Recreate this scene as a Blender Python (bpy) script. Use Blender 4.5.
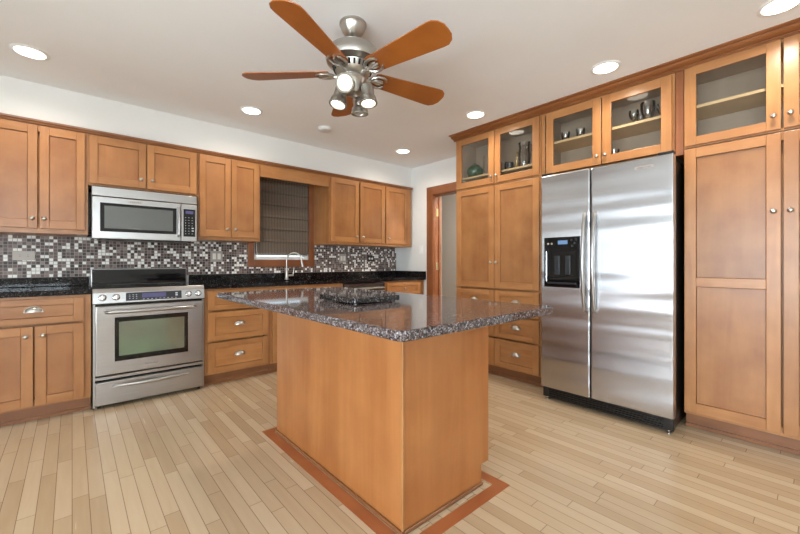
import bpy, bmesh, math, random
from mathutils import Vector, Matrix
random.seed(7)
S = bpy.context.scene
for o in list(bpy.data.objects):
    bpy.data.objects.remove(o, do_unlink=True)
PI = math.pi

# ------------------------------------------------------------------ camera
FPX, YAW, HORIZON, CAM_H = 371.944, 0.8483, 262.47, 1.113
cd = bpy.data.cameras.new('camera')
cd.sensor_width = 36.0
cd.lens = FPX / 800 * 36.0
cd.shift_x = 0.0
cd.shift_y = -(267.0 - HORIZON) / 800
cd.clip_start = 0.02
cam = bpy.data.objects.new('camera', cd)
S.collection.objects.link(cam)
cam.location = (0, 0, CAM_H)
cam.rotation_euler = (PI / 2, 0, YAW - PI / 2)
S.camera = cam

# ------------------------------------------------------------------ world, daylight, exposure
w = bpy.data.worlds.new('sky'); S.world = w; w.use_nodes = True
wn = w.node_tree.nodes; wl = w.node_tree.links
bg = wn['Background']
sky = wn.new('ShaderNodeTexSky'); sky.sky_type = 'HOSEK_WILKIE'
sky.turbidity = 4.0; sky.ground_albedo = 0.4
sky.sun_direction = (0.5, 0.5, 0.7)
wl.new(sky.outputs[0], bg.inputs[0]); bg.inputs[1].default_value = 4.0

def area(name, loc, rot, sx, sy, power, col):
    l = bpy.data.lights.new(name, 'AREA'); l.shape = 'RECTANGLE'; l.size = sx; l.size_y = sy
    l.energy = power; l.color = col
    o = bpy.data.objects.new(name, l); S.collection.objects.link(o)
    o.location = loc; o.rotation_euler = rot
    return o
CAN_W = 20
DAY = (0.84, 0.93, 1.0)
# daylight standing in the glazed openings behind and to the left of the camera
area('daylight_patio_window', (-1.25, -3.16, 1.58), (PI / 2 + .15, 0, 0), 2.5, 1.35, 95, DAY)         # faces +Y
area('daylight_side_window', (-2.76, -0.55, 1.25), (PI / 2 + .30, 0, -PI / 2), 4.0, 1.8, 240, DAY)    # faces +X
S.view_settings.view_transform = 'Standard'
S.view_settings.look = 'None'
S.view_settings.gamma = 1.0
S.view_settings.exposure = 0.55
S.view_settings.use_curve_mapping = False

# ------------------------------------------------------------------ materials
def lin(r, g, b):
    f = lambda c: (c / 255 / 12.92) if c / 255 <= 0.04045 else ((c / 255 + 0.055) / 1.055) ** 2.4
    return (f(r), f(g), f(b), 1.0)

class NT:
    def __init__(s, name):
        s.m = bpy.data.materials.new(name); s.m.use_nodes = True
        s.t = s.m.node_tree; s.n = s.t.nodes; s.l = s.t.links
        s.b = s.n['Principled BSDF']; s.out = s.n['Material Output']
    def add(s, typ, **kw):
        n = s.n.new(typ)
        for k, v in kw.items(): setattr(n, k, v)
        return n
    def link(s, a, b): s.l.new(a, b)
    def math(s, op, a, b=None, c=None):
        n = s.add('ShaderNodeMath', operation=op)
        for i, v in enumerate((a, b, c)):
            if v is None: continue
            if hasattr(v, 'is_linked'): s.link(v, n.inputs[i])
            else: n.inputs[i].default_value = v
        return n.outputs[0]
    def ramp(s, fac, stops, interp='LINEAR'):
        n = s.add('ShaderNodeValToRGB'); n.color_ramp.interpolation = interp
        e = n.color_ramp.elements
        while len(e) > 1: e.remove(e[-1])
        e[0].position = stops[0][0]; e[0].color = stops[0][1]
        for p, c in stops[1:]:
            k = e.new(p); k.color = c
        s.link(fac, n.inputs[0]); return n.outputs[0]
    def mix(s, fac, a, b, typ='MIX'):
        n = s.add('ShaderNodeMix', data_type='RGBA', blend_type=typ)
        for sock, v in ((n.inputs[0], fac), (n.inputs[6], a), (n.inputs[7], b)):
            if hasattr(v, 'is_linked'): s.link(v, sock)
            else: sock.default_value = v
        return n.outputs[2]
    def bump(s, h, strength=0.1, dist=0.002):
        n = s.add('ShaderNodeBump'); n.inputs['Strength'].default_value = strength
        n.inputs['Distance'].default_value = dist
        s.link(h, n.inputs['Height']); s.link(n.outputs[0], s.b.inputs['Normal'])
    def set(s, **kw):
        for k, v in kw.items(): s.b.inputs[k.replace('_', ' ')].default_value = v
        return s

M = {}
def plain(name, col, rough=0.5, metal=0.0, noise=0.04, scale=8.0, **kw):
    t = NT(name)
    tc = t.add('ShaderNodeTexCoord'); n = t.add('ShaderNodeTexNoise')
    n.inputs['Scale'].default_value = scale; n.inputs['Detail'].default_value = 4
    t.link(tc.outputs['Object'], n.inputs['Vector'])
    d = [max(0, c * (1 - noise)) for c in col[:3]] + [1]; u = [min(1, c * (1 + noise)) for c in col[:3]] + [1]
    t.link(t.ramp(n.outputs['Fac'], [(0.3, d), (0.7, u)]), t.b.inputs['Base Color'])
    t.set(Roughness=rough, Metallic=metal)
    for k, v in kw.items(): t.b.inputs[k.replace('_', ' ')].default_value = v
    M[name] = t.m; return t

def wood(name, c_dark, c_light, scale, rough=0.34, var=0.10, blotch=0.5):
    t = NT(name)
    tc = t.add('ShaderNodeTexCoord'); oi = t.add('ShaderNodeObjectInfo')
    off = t.math('MULTIPLY', oi.outputs['Random'], 37.0)
    av = t.add('ShaderNodeVectorMath', operation='ADD')
    t.link(tc.outputs['Object'], av.inputs[0]); t.link(off, av.inputs[1])
    mp = t.add('ShaderNodeMapping'); mp.inputs['Scale'].default_value = scale
    t.link(av.outputs[0], mp.inputs['Vector'])
    n1 = t.add('ShaderNodeTexNoise'); n1.inputs['Scale'].default_value = 1.0
    n1.inputs['Detail'].default_value = 6; n1.inputs['Roughness'].default_value = 0.6; n1.inputs['Distortion'].default_value = 0.6
    t.link(mp.outputs[0], n1.inputs['Vector'])
    n2 = t.add('ShaderNodeTexNoise'); n2.inputs['Scale'].default_value = 5.0; n2.inputs['Detail'].default_value = 3
    t.link(av.outputs[0], n2.inputs['Vector'])
    f = t.math('ADD', t.math('MULTIPLY', n1.outputs['Fac'], 1 - blotch), t.math('MULTIPLY', n2.outputs['Fac'], blotch))
    col = t.ramp(f, [(0.32, c_dark), (0.68, c_light)])
    # every board a slightly different tone
    v = t.math('ADD', t.math('MULTIPLY', oi.outputs['Random'], 2 * var), 1 - var)
    hs = t.add('ShaderNodeHueSaturation'); t.link(v, hs.inputs['Value']); t.link(col, hs.inputs['Color'])
    t.link(hs.outputs[0], t.b.inputs['Base Color'])
    t.set(Roughness=rough); t.b.inputs['Coat Weight'].default_value = 0.15; t.b.inputs['Coat Roughness'].default_value = 0.25
    t.bump(n1.outputs['Fac'], 0.06, 0.001)
    M[name] = t.m; return t

WD, WL = lin(152, 98, 54), lin(180, 127, 77)
wood('maple_vertical', WD, WL, (16, 16, 1.3))
wood('maple_horizontal', WD, WL, (1.5, 1.5, 22))
wood('maple_panel', lin(141, 89, 49), lin(172, 119, 71), (11, 11, 1.0), blotch=0.6)
wood('cherry_trim_vertical', lin(118, 68, 38), lin(150, 92, 54), (24, 24, 1.2), 0.32)
wood('cherry_trim_horizontal', lin(118, 68, 38), lin(150, 92, 54), (1.2, 1.2, 26), 0.32)
wood('dark_molding', lin(118, 74, 44), lin(146, 96, 60), (1.5, 1.5, 26), 0.35)
wood('crown_wood', lin(132, 78, 42), lin(162, 104, 60), (1.5, 1.5, 26), 0.33)
wood('cabinet_inside', lin(156, 140, 122), lin(172, 155, 136), (1.5, 14, 3), 0.5)
wood('shelf_wood', lin(200, 168, 122), lin(222, 192, 146), (14, 1.5, 14), 0.45)
wood('fan_blade_wood', lin(142, 76, 22), lin(168, 96, 34), (3, 3, 3), 0.38, var=0.06)
wood('inlay_wood', lin(150, 84, 48), lin(172, 104, 62), (2.5, 2.5, 5), 0.3, var=0.04)

plain('wall_paint', lin(232, 231, 227), 0.9, noise=0.012, scale=3)
plain('ceiling_paint', lin(243, 243, 242), 0.95, noise=0.012, scale=2)
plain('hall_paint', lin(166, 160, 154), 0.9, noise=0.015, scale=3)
plain('white_trim', lin(240, 240, 238), 0.45, noise=0.01)
plain('black_plastic', lin(16, 16, 17), 0.32, noise=0.1)
plain('black_gloss', lin(8, 8, 10), 0.05, noise=0.05)
plain('dark_slot', lin(12, 11, 11), 0.8, noise=0.05)
plain('black_enamel', lin(24, 24, 26), 0.12, noise=0.05)
plain('nickel', lin(186, 182, 175), 0.32, 1.0, noise=0.03)
plain('chrome', lin(224, 224, 226), 0.08, 1.0, noise=0.02)
plain('plate_steel', lin(176, 168, 160), 0.5, 0.4, noise=0.03)
plain('switch_ivory', lin(236, 230, 220), 0.4, noise=0.01)
plain('rim_metal', lin(132, 124, 110), 0.6, 0.2, noise=0.03)
plain('brass', lin(190, 170, 130), 0.3, 1.0, noise=0.03)
plain('badge_grey', lin(92, 92, 94), 0.4, 0.3, noise=0.02)
plain('print_white', lin(205, 208, 214), 0.5, noise=0.01)
plain('jar_green', lin(14, 72, 48), 0.12, noise=0.25, scale=30)
plain('amber_glaze', lin(120, 96, 48), 0.18, noise=0.15, scale=20)
plain('dispenser_grey', lin(52, 54, 58), 0.3, 0.4, noise=0.05)
plain('smoked_glass', (.20, .21, .21), .10, .85, noise=.03)
plain('smoke_white', lin(222, 220, 216), 0.6, noise=0.01)
plain('lawn', lin(90, 130, 60), 0.95, noise=0.3, scale=6)
plain('hedge', lin(60, 96, 44), 0.9, noise=0.4, scale=10)

def steel(name, col, rough, aniso, wave=0.0):
    t = NT(name)
    tc = t.add('ShaderNodeTexCoord'); mp = t.add('ShaderNodeMapping')
    mp.inputs['Scale'].default_value = (2, 2, 160)
    t.link(tc.outputs['Object'], mp.inputs['Vector'])
    n = t.add('ShaderNodeTexNoise'); n.inputs['Scale'].default_value = 2.0; n.inputs['Detail'].default_value = 3
    t.link(mp.outputs[0], n.inputs['Vector'])
    c = col[:3]
    t.link(t.ramp(n.outputs['Fac'], [(0.3, [x * 0.94 for x in c] + [1]), (0.7, [min(1, x * 1.05) for x in c] + [1])]), t.b.inputs['Base Color'])
    t.set(Roughness=rough, Metallic=1.0, Anisotropic=aniso)
    tg = t.add('ShaderNodeTangent'); tg.direction_type = 'RADIAL'; tg.axis = 'Z'
    t.link(tg.outputs[0], t.b.inputs['Tangent'])
    if wave:
        m2 = t.add('ShaderNodeMapping'); m2.inputs['Scale'].default_value = (0.5, 0.5, 4.5)
        t.link(tc.outputs['Object'], m2.inputs['Vector'])
        n2 = t.add('ShaderNodeTexNoise'); n2.inputs['Scale'].default_value = 2.0; n2.inputs['Detail'].default_value = 0
        t.link(m2.outputs[0], n2.inputs['Vector'])
        t.bump(n2.outputs['Fac'], 0.6, wave)
    M[name] = t.m
steel('stainless', lin(178, 176, 174), 0.30, 0.6)
steel('stainless_fridge', lin(186, 186, 188), 0.25, 0.93, wave=0.011)

def glass(name, tint, spec=1.0, rough=0.0):
    """thin clear pane: fresnel mix of see-through and mirror"""
    t = NT(name); t.n.remove(t.b)
    tr = t.add('ShaderNodeBsdfTransparent'); tr.inputs[0].default_value = tint
    gl = t.add('ShaderNodeBsdfGlossy'); gl.inputs['Roughness'].default_value = rough
    gl.inputs[0].default_value = (1, 1, 1, 1)
    fr = t.add('ShaderNodeFresnel'); fr.inputs['IOR'].default_value = 1.52
    f = t.math('MINIMUM', t.math('MULTIPLY', fr.outputs[0], spec), 1.0)
    mx = t.add('ShaderNodeMixShader'); t.link(f, mx.inputs[0]); t.link(tr.outputs[0], mx.inputs[1]); t.link(gl.outputs[0], mx.inputs[2])
    t.link(mx.outputs[0], t.out.inputs[0]); M[name] = t.m
glass('pane_glass', (0.94, 0.94, 0.93, 1), 0.55)
glass('drinking_glass', (0.95, 0.97, 0.97, 1), 2.5)
glass('window_glass', (0.96, 0.97, 0.97, 1), 1.0)

def emit(name, col, strength, base=0.8):
    t = NT(name); t.set(Base_Color=(base, base, base, 1))
    t.b.inputs['Emission Color'].default_value = col; t.b.inputs['Emission Strength'].default_value = strength
    M[name] = t.m
WARM = (1.0, 0.86, 0.66, 1)
emit('can_lamp', (1.0, 0.90, 0.76, 1), 4.5)
emit('fan_bulb', (1.0, 0.93, 0.82, 1), 7.0)
emit('display_blue', (0.16, 0.14, 0.40, 1), 0.3, 0.02)
emit('display_ice', (0.25, 0.5, 0.9, 1), 0.4, 0.02)

# oven window: coated dark glass with a green cast
t = NT('oven_glass'); t.set(Base_Color=(0.34, 0.40, 0.36, 1), Metallic=0.85, Roughness=0.12)
tc = t.add('ShaderNodeTexCoord'); n = t.add('ShaderNodeTexNoise'); n.inputs['Scale'].default_value = 3.0
t.link(tc.outputs['Object'], n.inputs['Vector'])
t.link(t.ramp(n.outputs['Fac'], [(0.3, (0.24, 0.25, 0.23, 1)), (0.7, (0.27, 0.40, 0.29, 1))]), t.b.inputs['Base Color'])
M['oven_glass'] = t.m

# hardwood strips running along Y
def floor_mat():
    t = NT('strip_floor'); g = t.add('ShaderNodeNewGeometry')
    sp = t.add('ShaderNodeSeparateXYZ'); t.link(g.outputs['Position'], sp.inputs[0])
    W_, L_ = 0.0605, 0.62
    u = t.math('DIVIDE', sp.outputs[0], W_); iu = t.math('FLOOR', u); fu = t.math('FRACT', u)
    wn1 = t.add('ShaderNodeTexWhiteNoise', noise_dimensions='1D'); t.link(iu, wn1.inputs['W'])
    v = t.math('ADD', t.math('DIVIDE', sp.outputs[1], L_), t.math('MULTIPLY', wn1.outputs['Value'], 9.0))
    iv = t.math('FLOOR', v); fv = t.math('FRACT', v)
    cb = t.add('ShaderNodeCombineXYZ'); t.link(iu, cb.inputs[0]); t.link(iv, cb.inputs[1])
    wn2 = t.add('ShaderNodeTexWhiteNoise', noise_dimensions='3D'); t.link(cb.outputs[0], wn2.inputs['Vector'])
    mp = t.add('ShaderNodeMapping'); mp.inputs['Scale'].default_value = (40, 3, 1)
    off = t.add('ShaderNodeVectorMath', operation='SCALE'); t.link(wn2.outputs['Color'], off.inputs[0]); off.inputs['Scale'].default_value = 20
    ad = t.add('ShaderNodeVectorMath', operation='ADD'); t.link(g.outputs['Position'], ad.inputs[0]); t.link(off.outputs[0], ad.inputs[1])
    t.link(ad.outputs[0], mp.inputs['Vector'])
    ns = t.add('ShaderNodeTexNoise'); ns.inputs['Scale'].default_value = 1.0; ns.inputs['Detail'].default_value = 5; ns.inputs['Distortion'].default_value = 0.4
    t.link(mp.outputs[0], ns.inputs['Vector'])
    f = t.math('ADD', t.math('MULTIPLY', wn2.outputs['Value'], 0.62), t.math('MULTIPLY', ns.outputs['Fac'], 0.38))
    col = t.ramp(f, [(0.12, lin(174, 149, 118)), (0.5, lin(188, 165, 135)), (0.9, lin(200, 179, 150))])
    du = t.math('MINIMUM', fu, t.math('SUBTRACT', 1.0, fu)); dv = t.math('MINIMUM', fv, t.math('SUBTRACT', 1.0, fv))
    gu = t.math('LESS_THAN', du, 0.026); gv = t.math('LESS_THAN', dv, 0.0026)
    gap = t.math('MAXIMUM', gu, gv)
    t.link(t.mix(t.math('MULTIPLY', gap, 0.62), col, lin(96, 72, 52)), t.b.inputs['Base Color'])
    t.set(Roughness=0.24); t.b.inputs['Specular IOR Level'].default_value = 0.5
    rg = t.math('ADD', t.math('MULTIPLY', ns.outputs['Fac'], 0.14), 0.17); t.link(rg, t.b.inputs['Roughness'])
    t.bump(t.math('SUBTRACT', 1.0, gap), 0.25, 0.001)
    M['strip_floor'] = t.m
floor_mat()

# one inch glass and stone mosaic
def tile_mat():
    t = NT('mosaic_tile'); g = t.add('ShaderNodeNewGeometry')
    sp = t.add('ShaderNodeSeparateXYZ'); t.link(g.outputs['Position'], sp.inputs[0])
    P_ = 0.0262
    u = t.math('DIVIDE', t.math('SUBTRACT', sp.outputs[0], sp.outputs[1]), P_); v = t.math('DIVIDE', t.math('SUBTRACT', sp.outputs[2], 0.991), P_)
    iu = t.math('FLOOR', u); iv = t.math('FLOOR', v); fu = t.math('FRACT', u); fv = t.math('FRACT', v)
    cb = t.add('ShaderNodeCombineXYZ'); t.link(iu, cb.inputs[0]); t.link(iv, cb.inputs[1])
    wn_ = t.add('ShaderNodeTexWhiteNoise', noise_dimensions='3D'); t.link(cb.outputs[0], wn_.inputs['Vector'])
    col = t.ramp(wn_.outputs['Value'], [(0.0, lin(70, 54, 50)), (0.16, lin(104, 84, 78)), (0.34, lin(134, 118, 112)), (0.50, lin(96, 76, 74)),
                                        (0.60, lin(58, 46, 44)), (0.70, lin(150, 134, 126)), (0.75, lin(250, 248, 242))], 'CONSTANT')
    du = t.math('MINIMUM', fu, t.math('SUBTRACT', 1.0, fu)); dv = t.math('MINIMUM', fv, t.math('SUBTRACT', 1.0, fv))
    gr = t.math('LESS_THAN', t.math('MINIMUM', du, dv), 0.06)
    t.link(t.mix(gr, col, lin(168, 160, 152)), t.b.inputs['Base Color'])
    t.link(t.math('ADD', t.math('MULTIPLY', gr, 0.4), 0.32), t.b.inputs['Roughness'])
    t.bump(t.math('SUBTRACT', 1.0, gr), 0.3, 0.001)
    t.b.inputs['Specular IOR Level'].default_value = 0.3
    M['mosaic_tile'] = t.m
tile_mat()

def granite(name, base, stops, sc, rough, spec):
    t = NT(name); tc = t.add('ShaderNodeNewGeometry')
    v = t.add('ShaderNodeTexVoronoi'); v.inputs['Scale'].default_value = sc; t.link(tc.outputs['Position'], v.inputs['Vector'])
    sx = t.add('ShaderNodeSeparateColor'); t.link(v.outputs['Color'], sx.inputs[0])
    n = t.add('ShaderNodeTexNoise'); n.inputs['Scale'].default_value = sc * 0.22; n.inputs['Detail'].default_value = 5
    t.link(tc.outputs['Position'], n.inputs['Vector'])
    f = t.math('ADD', t.math('MULTIPLY', sx.outputs[0], 0.62), t.math('MULTIPLY', n.outputs['Fac'], 0.38))
    c1 = t.ramp(f, stops, 'CONSTANT')
    n2 = t.add('ShaderNodeTexNoise'); n2.inputs['Scale'].default_value = sc * 2.2; n2.inputs['Detail'].default_value = 2
    t.link(tc.outputs['Position'], n2.inputs['Vector'])
    t.link(t.mix(t.ramp(n2.outputs['Fac'], [(0.5, (0, 0, 0, 1)), (0.62, (0.7, 0.7, 0.7, 1))]), c1, base), t.b.inputs['Base Color'])
    t.set(Roughness=rough); t.b.inputs['Specular IOR Level'].default_value = spec
    M[name] = t.m
granite('island_granite', lin(44, 38, 38), [(0, lin(34, 30, 31)), (0.36, lin(84, 66, 60)), (0.50, lin(112, 102, 102)), (0.62, lin(60, 52, 52)), (0.70, lin(150, 146, 150)), (0.78, lin(96, 78, 70))], 210, 0.05, 0.5)
granite('dark_granite', lin(20, 18, 18), [(0, lin(16, 15, 16)), (0.45, lin(36, 31, 30)), (0.60, lin(22, 20, 21)), (0.70, lin(96, 92, 92)), (0.74, lin(30, 26, 25))], 170, 0.06, 0.25)

granite('board_granite', lin(22, 20, 20), [(0, lin(18, 17, 18)), (0.42, lin(52, 45, 43)), (0.55, lin(26, 24, 25)), (0.66, lin(128, 124, 124)), (0.72, lin(40, 34, 32))], 210, 0.05, 0.5)
# woven roman shade
t = NT('woven_shade'); tc = t.add('ShaderNodeTexCoord')
wv = t.add('ShaderNodeTexWave'); wv.bands_direction = 'Z'; wv.inputs['Scale'].default_value = 60; wv.inputs['Distortion'].default_value = 1.5
wv2 = t.add('ShaderNodeTexWave'); wv2.bands_direction = 'X'; wv2.inputs['Scale'].default_value = 9; wv2.inputs['Distortion'].default_value = 2
t.link(tc.outputs['Object'], wv.inputs['Vector']); t.link(tc.outputs['Object'], wv2.inputs['Vector'])
f = t.math('ADD', t.math('MULTIPLY', wv.outputs['Fac'], 0.6), t.math('MULTIPLY', wv2.outputs['Fac'], 0.4))
t.link(t.ramp(f, [(0.1, lin(80, 69, 59)), (0.9, lin(120, 106, 92))]), t.b.inputs['Base Color']); t.set(Roughness=0.85)
t.bump(wv.outputs['Fac'], 0.3, 0.001); M['woven_shade'] = t.m

# ------------------------------------------------------------------ mesh builder
WORLD = {}      # object -> world origin
class MB:
    def __init__(s): s.bm = bmesh.new(); s.mi = 0
    def mat(s, i): s.mi = i; return s
    def _f(s, vs):
        try:
            f = s.bm.faces.new(vs); f.material_index = s.mi; return f
        except ValueError: return None
    def box(s, x0, x1, y0, y1, z0, z1):
        x0, x1 = sorted((x0, x1)); y0, y1 = sorted((y0, y1)); z0, z1 = sorted((z0, z1))
        v = [s.bm.verts.new(p) for p in ((x0, y0, z0), (x1, y0, z0), (x1, y1, z0), (x0, y1, z0), (x0, y0, z1), (x1, y0, z1), (x1, y1, z1), (x0, y1, z1))]
        for q in ((0, 3, 2, 1), (4, 5, 6, 7), (0, 1, 5, 4), (1, 2, 6, 5), (2, 3, 7, 6), (3, 0, 4, 7)): s._f([v[i] for i in q])
        return s
    def prism(s, pts, fn, d0, d1):
        """closed polygon pts (a,b) extruded from d0 to d1; fn(a,b,d) -> world"""
        A = [s.bm.verts.new(fn(a, b, d0)) for a, b in pts]; B = [s.bm.verts.new(fn(a, b, d1)) for a, b in pts]
        s._f(A[::-1]); s._f(B)
        for i in range(len(A)):
            j = (i + 1) % len(A); s._f([A[i], A[j], B[j], B[i]])
        return s
    def lathe(s, org, axis, prof, seg=24, caps=True):
        org = Vector(org); ax = Vector(axis).normalized()
        a = ax.orthogonal().normalized(); b = ax.cross(a)
        rings = []
        for r, h in prof:
            c = org + ax * h
            if r < 1e-6: rings.append([s.bm.verts.new(c)])
            else: rings.append([s.bm.verts.new(c + (a * math.cos(2 * PI * k / seg) + b * math.sin(2 * PI * k / seg)) * r) for k in range(seg)])
        for p, q in zip(rings, rings[1:]):
            for k in range(seg):
                k2 = (k + 1) % seg
                if len(p) == 1 and len(q) == 1: continue
                if len(p) == 1: s._f([p[0], q[k2], q[k]])
                elif len(q) == 1: s._f([p[k], p[k2], q[0]])
                else: s._f([p[k], p[k2], q[k2], q[k]])
        if caps and len(rings[0]) > 1: s._f(rings[0][::-1])
        if caps and len(rings[-1]) > 1: s._f(rings[-1])
        return s
    def tube(s, pts, r, seg=10, flat=1.0, up=None):
        pts = [Vector(p) for p in pts]; rings = []
        n0 = Vector(up) if up else None
        for i, p in enumerate(pts):
            d = (pts[min(i + 1, len(pts) - 1)] - pts[max(i - 1, 0)]).normalized()
            if n0 is None: n0 = d.orthogonal()
            a = (n0 - d * n0.dot(d)).normalized(); b = d.cross(a); n0 = a
            rr = r[i] if isinstance(r, (list, tuple)) else r
            rings.append([s.bm.verts.new(p + a * math.cos(2 * PI * k / seg) * rr + b * math.sin(2 * PI * k / seg) * rr * flat) for k in range(seg)])
        for p, q in zip(rings, rings[1:]):
            for k in range(seg):
                k2 = (k + 1) % seg; s._f([p[k], p[k2], q[k2], q[k]])
        s._f(rings[0][::-1]); s._f(rings[-1]); return s
    def mesh(s, name, mats, org, smooth=False):
        bmesh.ops.recalc_face_normals(s.bm, faces=s.bm.faces)
        bmesh.ops.translate(s.bm, verts=s.bm.verts, vec=-Vector(org))
        me = bpy.data.meshes.new(name); s.bm.to_mesh(me); s.bm.free()
        for m in (mats if isinstance(mats, (list, tuple)) else [mats]): me.materials.append(M[m])
        if smooth:
            me.polygons.foreach_set('use_smooth', [True] * len(me.polygons))
            me.set_sharp_from_angle(angle=math.radians(38))
        return me
    def build(s, name, mats, parent=None, bevel=0.0, smooth=False, org=None):
        s.bm.verts.ensure_lookup_table()
        lo = Vector([min(v.co[i] for v in s.bm.verts) for i in range(3)]); hi = Vector([max(v.co[i] for v in s.bm.verts) for i in range(3)])
        if org is None:
            org = (lo + hi) / 2
            if parent is None: org.z = lo.z
        me = s.mesh(name, mats, org, smooth)
        return link(name, me, parent, org, bevel)

def link(name, data, parent, org, bevel=0.0, rot=None):
    o = bpy.data.objects.new(name, data); S.collection.objects.link(o)
    org = Vector(org); WORLD[o] = org
    if parent is not None:
        o.parent = parent; o.location = org - WORLD[parent]
    else: o.location = org
    if rot: o.rotation_euler = rot
    if bevel:
        b = o.modifiers.new('bevel', 'BEVEL'); b.width = bevel; b.segments = 2; b.limit_method = 'ANGLE'; b.angle_limit = math.radians(40)
    return o

def tag(o, label, cat, group=None):
    o['label'] = label; o['category'] = cat
    if group: o['group'] = group
    return o
def thing(name, loc, label, cat, group=None):
    o = bpy.data.objects.new(name, None); S.collection.objects.link(o); o.location = loc; o.empty_display_size = 0.1
    WORLD[o] = Vector(loc); return tag(o, label, cat, group)
def struct(o): o['kind'] = 'structure'; return o
def copy_tree(o, parent=None, name=None):
    c = o.copy(); S.collection.objects.link(c); WORLD[c] = WORLD[o].copy()
    if parent is not None: c.parent = parent
    for ch in list(o.children): copy_tree(ch, c)
    return c
def place(o, loc):
    o.location = loc; WORLD[o] = Vector(loc); return o

# ------------------------------------------------------------------ room shell
X0, X1, Y0, Y1, ZC = -2.6, 3.66, -3.0, 4.24, 2.46
SOF = 3.90
TOPZ = 2.165
struct(MB().box(X0 - .6, 5.4, Y0 - .6, 4.9, -0.12, 0).build('floor', 'strip_floor'))
struct(MB().box(X0 - .6, 5.4, Y0 - .6, 4.9, ZC, ZC + .12).build('ceiling', 'ceiling_paint'))
# wall behind the range (left in the photograph) with the sink window opening
WX0, WX1, WZ0, WZ1 = 1.535, 2.205, 1.145, 2.06
b = MB()
b.box(X0 - .1, WX0, Y1, Y1 + .12, 0, ZC).box(WX1, 3.78, Y1, Y1 + .12, 0, ZC).box(WX0, WX1, Y1, Y1 + .12, 0, WZ0).box(WX0, WX1, Y1, Y1 + .12, WZ1, ZC)
struct(b.build('wall_left', 'wall_paint'))
struct(MB().box(X0, X1, SOF, Y1, TOPZ, ZC).build('wall_soffit', 'wall_paint'))
# wall behind the refrigerator with the doorway
DY0, DY1, DZ = 2.72, 3.475, 2.035
b = MB()
b.box(X1, X1 + .12, DY1, Y1, 0, ZC).box(X1, X1 + .12, Y0 - .1, DY0, 0, ZC).box(X1, X1 + .12, DY0, DY1, DZ, ZC)
struct(b.build('wall_right', 'wall_paint'))
# wall behind the camera with a wide window, wall at the camera's left with another
b = MB()
BX0, BX1, BZ0, BZ1 = -2.5, 0.0, 0.90, 2.25
b.box(X0, BX0, Y0 - .12, Y0, 0, ZC).box(BX1, X1, Y0 - .12, Y0, 0, ZC).box(BX0, BX1, Y0 - .12, Y0, 0, BZ0).box(BX0, BX1, Y0 - .12, Y0, BZ1, ZC)
struct(b.build('wall_behind', 'wall_paint'))
LY0, LY1, LZ0, LZ1 = -2.55, 1.45, 0.35, 2.15
b = MB()
b.box(X0 - .12, X0, Y0 - .12, LY0, 0, ZC).box(X0 - .12, X0, LY1, Y1, 0, ZC).box(X0 - .12, X0, LY0, LY1, 0, LZ0).box(X0 - .12, X0, LY0, LY1, LZ1, ZC)
struct(b.build('wall_side', 'wall_paint'))
def big_window(name, horizontal_x, a0, a1, z0, z1, c):
    w_ = struct(link(name, None, None, ((a0 + a1) / 2, c, z0) if horizontal_x else (c, (a0 + a1) / 2, z0)))
    def bx(m, p0, p1, q0, q1, d0, d1):
        if horizontal_x: m.box(p0, p1, c + d0, c + d1, q0, q1)
        else: m.box(c + d0, c + d1, p0, p1, q0, q1)
    m = MB(); t_ = .05
    n = 4
    bx(m, a0, a1, z0, z0 + t_, -.04, .04); bx(m, a0, a1, z1 - t_, z1, -.04, .04)
    for k in range(n + 1):
        x = a0 + (a1 - a0 - t_) * k / n; bx(m, x, x + t_, z0 + t_, z1 - t_, -.04, .04)
    for q in (.25, .5, .75): bx(m, a0 + t_, a1 - t_, z0 + (z1 - z0) * q - .02, z0 + (z1 - z0) * q + .02, -.02, .02)
    m.build('window_frame', 'white_trim', w_)
    m = MB(); bx(m, a0 + t_, a1 - t_, z0 + t_, z1 - t_, -.003, .003); m.build('pane', 'window_glass', w_)
big_window('window_2', True, BX0, BX1, BZ0, BZ1, Y0 - .05)
big_window('window_3', False, LY0, LY1, LZ0, LZ1, X0 - .05)
# hallway seen through the doorway
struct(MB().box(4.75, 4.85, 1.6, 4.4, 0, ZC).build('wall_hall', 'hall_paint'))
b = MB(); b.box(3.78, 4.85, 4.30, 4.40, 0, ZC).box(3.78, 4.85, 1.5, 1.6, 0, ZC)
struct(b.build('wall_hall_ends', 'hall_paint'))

# doorway: jambs, casing, hinges
d1 = struct(link('door_1', None, None, (X1, (DY0 + DY1) / 2, 0)))
b = MB(); b.box(X1 - .002, X1 + .135, DY1 - .02, DY1, 0, DZ).box(X1 - .002, X1 + .135, DY0, DY0 + .02, 0, DZ).box(X1 - .002, X1 + .135, DY0 + .02, DY1 - .02, DZ - .02, DZ)
b.box(X1 + .085, X1 + .12, DY1 - .034, DY1 - .02, 0, DZ - .02).box(X1 + .085, X1 + .12, DY0 + .02, DY0 + .034, 0, DZ - .02)
b.build('door_frame', 'cherry_trim_vertical', d1, .002)
b = MB(); b.box(X1 - .02, X1, DY1 - .012, DY1 + .105, 0, DZ + .1).box(X1 - .02, X1, DY0 - .095, DY0 + .012, 0, DZ + .1).mat(1).box(X1 - .0202, X1, DY0 + .012, DY1 - .012, DZ - .012, DZ + .1)
b.build('casing', ['cherry_trim_vertical', 'cherry_trim_horizontal'], d1, .004)
for z in (1.79, 1.06, 0.28):
    b = MB(); b.box(X1 + .045, X1 + .082, DY1 - .0235, DY1 - .0195, z - .05, z + .05).tube([(X1 + .04, DY1 - .026, z - .05), (X1 + .04, DY1 - .026, z + .05)], .007)
    b.build('hinge', 'brass', d1, smooth=True)

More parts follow.
